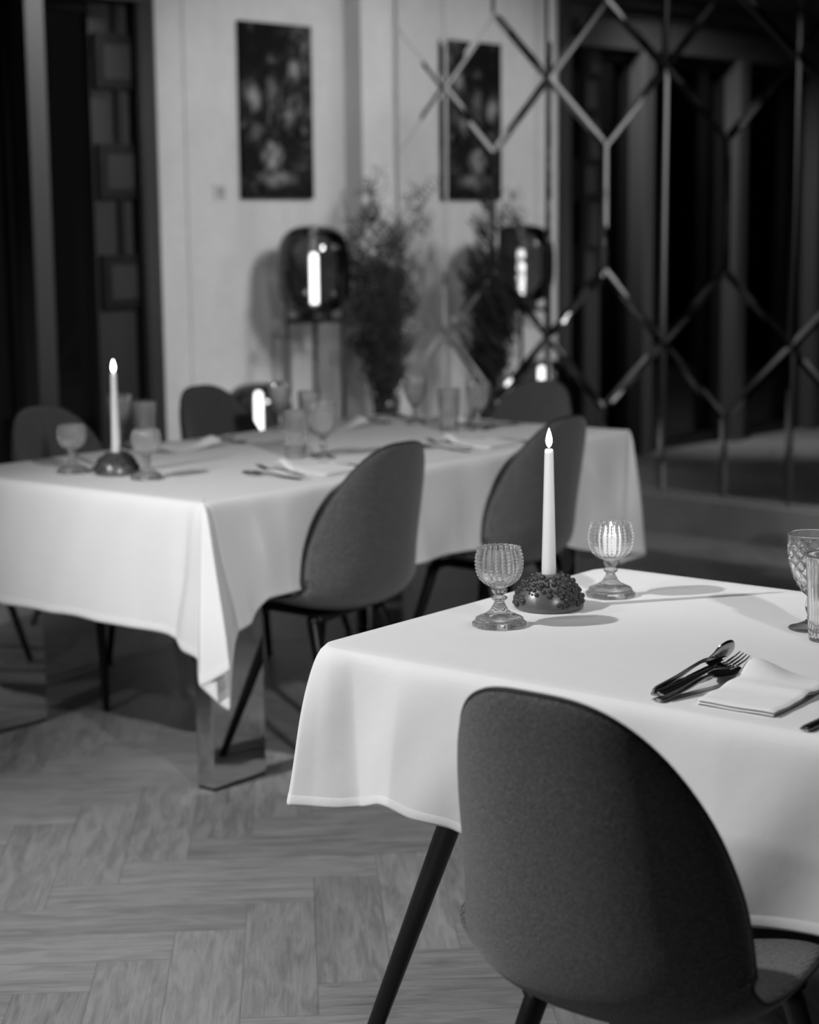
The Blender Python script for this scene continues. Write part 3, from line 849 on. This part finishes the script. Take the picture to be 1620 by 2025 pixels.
def knife(label, group):
    t = thing('table_knife', label, 'knife', (0, 0, 0), 0, group)
    vs, fs = sweep_flat([(0, .006, .003, .002, 0), (.006, .0085, .003, .003, 0), (.06, .008, .004, .003, 0), (.10, .006, .004, .003, 0)])
    mesh_obj('handle', vs, fs, M['cut'], t)
    S = [(.098, -.004, .005), (.115, -.009, .007), (.15, -.010, .008), (.185, -.006, .008), (.205, .003, .0065)]
    v2 = []
    for x, y0, y1 in S: v2 += [(x, y0, .0040), (x, (y0 + y1) / 2, .0048), (x, y1, .0044), (x, (y0 + y1) / 2, .0034)]
    f2 = []
    for k in range(len(S) - 1):
        for q in range(4): f2.append((k * 4 + q, (k + 1) * 4 + q, (k + 1) * 4 + (q + 1) % 4, k * 4 + (q + 1) % 4))
    f2 += [(3, 2, 1, 0), tuple(len(S) * 4 - 4 + q for q in range(4))]
    mesh_obj('blade', v2, f2, M['cut'], t, False)
    return t
def napkin(label):
    t = thing('folded_napkin', label, 'napkin', (0, 0, 0), 0, 'folded white napkins')
    # local: x along the fold (away), y across
    NX, NY = 30, 24; LX, LY = .185, .135
    vs = []
    def hgt(u, v, layer):
        peak = .026 * math.exp(-(((u - .86) / .17) ** 2 + ((v - .95) / .42) ** 2)) + .004 * math.exp(-((u - .55) / .1) ** 2)
        return peak + layer
    layers = []
    for li, (zl, sh) in enumerate(((.0, .0), (.0046, -.0012))):
        mv_, mf_ = [], []
        th = .0044
        for top_ in (0, 1):
            for i in range(NX + 1):
                for j in range(NY + 1):
                    u, v = i / NX, j / NY
                    x = (u - .5) * LX * (1 - .04 * v) + sh * .5; y = (v - .5) * LY * (1 + .03 * math.sin(u * 5)) + sh
                    ed = min(1, min(u, 1 - u, v, 1 - v) * 22)
                    r = th / 2 * math.sqrt(max(0, 1 - (1 - ed) ** 2))
                    z = hgt(u, v, zl) + th / 2 + (r if top_ else -r) + .0005 * math.sin(u * 23 + v * 9)
                    mv_.append((x, y, z))
        n1 = (NX + 1) * (NY + 1); g = lambda i, j, tp_: tp_ * n1 + i * (NY + 1) + j
        for i in range(NX):
            for j in range(NY):
                mf_.append((g(i, j, 1), g(i + 1, j, 1), g(i + 1, j + 1, 1), g(i, j + 1, 1))); mf_.append((g(i, j, 0), g(i, j + 1, 0), g(i + 1, j + 1, 0), g(i + 1, j, 0)))
        mesh_obj('napkin_layer', mv_, mf_, M['napkin'], t)
    return t

def put(o, a, b, ang=0.0, dz=0.0, tilt=(0, 0)):
    o.location = tp(a, b, ZC_ + dz)
    o.rotation_euler = (tilt[0], tilt[1], ang)
    return o
ANG_T1 = math.atan2(T1.y, T1.x); ANG_T2 = math.atan2(T2.y, T2.x)
def vang(p, q):   # angle of a direction given by two table-frame points
    d = tp(q[0] - p[0], q[1] - p[1]); return math.atan2(d.y, d.x)

gob = beaded_goblet('beaded glass goblet left of the sharp lit taper on the front table', 'beaded glass goblets beside the tapers')
put(gob, 2.378, 1.741)
g2 = copy_tree(gob); g2['label'] = 'beaded glass goblet with glowing candle inside, right of the sharp lit taper'; put(g2, 2.695, 1.727, .4)
vot = thing('votive_candle', 'small glowing white candle inside the right beaded goblet on the front table', 'candle')
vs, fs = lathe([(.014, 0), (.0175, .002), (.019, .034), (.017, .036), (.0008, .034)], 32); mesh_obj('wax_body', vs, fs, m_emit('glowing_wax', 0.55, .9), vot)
vs, fs = lathe([(.0004, .036), (.003, .041), (.0035, .047), (.0014, .056), (.0002, .060)], 16); mesh_obj('flame', vs, fs, M['flame'], vot)
put(vot, 2.695, 1.727, 0, .073)
hold = candle_holder('knobbly dark dome candle holder on the front table', -PI / 2 - .35); put(hold, 2.545, 1.757)
can = taper_candle('tall sharp white taper candle burning on the front table'); put(can, 2.545, 1.757, 0, .0505)
g3 = copy_tree(gob); g3['label'] = 'beaded glass goblet nearest the left edge on the back table'; put(g3, 3.264, 3.842, .2)
g4 = copy_tree(gob); g4['label'] = 'beaded glass goblet right of the lit taper on the back table'; put(g4, 3.292, 3.575, .7)
h2o = copy_tree(hold); h2o['label'] = 'knobbly dark dome candle holder between two goblets on the back table'; put(h2o, 3.315, 3.72, .5)
cn2 = copy_tree(can); cn2['label'] = 'white taper candle burning on the back table before the dark window'; put(cn2, 3.315, 3.72, 1.2, .0505)

CGL, TGL = 'cut glass wine goblets', 'ribbed glass tumblers'
cg = cut_goblet('cut glass goblet with diamond pattern on the front table', CGL); put(cg, 2.655, 1.315)
for a, b, lab in ((3.79, 4.233, 'cut glass goblet half hidden behind the back table taper'), (3.907, 3.492, 'cut glass goblet by the near napkin on the back table'),
                  (4.389, 4.111, 'cut glass goblet at the far edge of the back table by the low lamp'), (4.785, 3.854, 'cut glass goblet at the far right, leftmost of the three glasses'),
                  (4.75, 3.563, 'cut glass goblet in front of the far end chair')):
    c = copy_tree(cg); c['label'] = lab; put(c, a, b, random.random())
tb = ribbed_tumbler('ribbed tall tumbler cut off by the right picture edge on the front table', TGL); put(tb, 2.60, 1.258)
for a, b, lab in ((3.834, 4.166, 'ribbed tumbler behind the right beaded goblet on the back table'), (3.862, 3.559, 'ribbed tumbler behind the near napkin on the back table'),
                  (4.352, 3.947, 'ribbed tumbler behind the near place setting at the far edge of the back table'), (4.661, 3.614, 'ribbed tumbler behind the far napkin on the back table')):
    c = copy_tree(tb); c['label'] = lab; put(c, a, b, random.random())

FG_, SG_, KG_ = 'forks on the tables', 'spoons on the tables', 'knives on the tables'
fk = fork('dark steel fork on top of the cutlery stack on the front table', FG_)
sp = spoon('dark steel spoon lying under the fork on the front table', SG_)
kn = knife('dark steel knife in the cutlery stack on the front table', KG_)
def lay(o, a0, b0, z0, a1, b1, z1, roll=0.0, sc=1.0):
    p, q = tp(a0, b0, z0), tp(a1, b1, z1); x = (q - p).normalized(); y = Z.cross(x).normalized(); z = x.cross(y)
    m = Matrix((x, y, z)).transposed().to_4x4() @ Matrix.Rotation(roll, 4, 'X')
    o.matrix_world = Matrix.Translation(p) @ m @ Matrix.Scale(sc, 4)
lay(sp, 2.106, 1.272, ZC_ + .001, 2.286, 1.262, ZC_ + .003, 0, 1.06)
sp2 = copy_tree(sp); sp2['label'] = 'dark steel spoon turned on its side on top of the front cutlery stack'
lay(sp2, 2.112, 1.281, ZC_ + .012, 2.275, 1.258, ZC_ + .036, -1.1, 1.0)
lay(fk, 2.114, 1.272, ZC_ + .009, 2.268, 1.242, ZC_ + .026, .2, .90)
kn['label'] = 'dark steel knife lying flat at the back of the front cutlery stack'
lay(kn, 2.120, 1.284, ZC_ + .004, 2.320, 1.300, ZC_ + .004, 0, .98)
kn2 = copy_tree(kn); kn2['label'] = 'dark steel knife at the right picture edge beside the front napkin'; lay(kn2, 2.092, 1.042, ZC_ + .001, 2.217, 1.039, ZC_ + .001)
nk = napkin('folded white napkin with a raised corner on the front table')
pa = tp(2.134, 1.224); pb = tp(2.117, 1.107); pd = tp(2.384, 1.261)
def put_napkin(o, p_near_left, p_near_right, p_far_left):
    y = (p_near_left - p_near_right); x = (p_far_left - p_near_left)
    c = (p_near_left + p_near_right) / 2 + x * .5
    o.location = Vector((c.x, c.y, ZC_)); o.rotation_euler = (0, 0, math.atan2(x.y, x.x))
    o.scale = (x.length / .185, y.length / .135, 1)
put_napkin(nk, pa, pb, tp(2.335, 1.235))

def setting(a, b, side, who, extra=True):
    """place setting: stack of fork, spoon and knife left of the napkin; a, b = napkin centre"""
    f = {0: (T1, T2), 1: (T2, -T1), 3: (-T2, T1), 2: (-T1, -T2)}[side]
    away, left = f
    A = math.atan2(away.y, away.x); base = tp(a, b)
    def at(o, x, y, da, dz=0.0, tilt=(0, 0)):
        p = base + away * x + left * y; o.location = Vector((p.x, p.y, ZC_ + dz)); o.rotation_euler = (tilt[0], tilt[1], A + da)
    n = copy_tree(nk); n['label'] = 'folded white napkin ' + who
    at(n, 0, -.02, 0.04); n.scale = (1.1, 1.25, 1)
    s_ = copy_tree(sp); s_['label'] = 'dark spoon left of napkin ' + who; at(s_, -.09, .150, .02)
    f_ = copy_tree(fk); f_['label'] = 'dark fork on spoon ' + who; at(f_, -.095, .140, -.05, .010, (0, -.035))
    k_ = copy_tree(kn); k_['label'] = 'dark knife right of napkin ' + who; at(k_, -.10, -.145, .03)
setting(3.66, 3.31, 1, 'on camera side of back table, nearer steel leg')
setting(4.40, 3.31, 1, 'on camera side of back table, farther along')
setting(3.86, 4.02, 3, 'at dark window side of back table')
setting(4.56, 4.02, 3, 'at pale wall side of back table')
setting(4.87, 3.70, 2, 'at mirror end of back table')
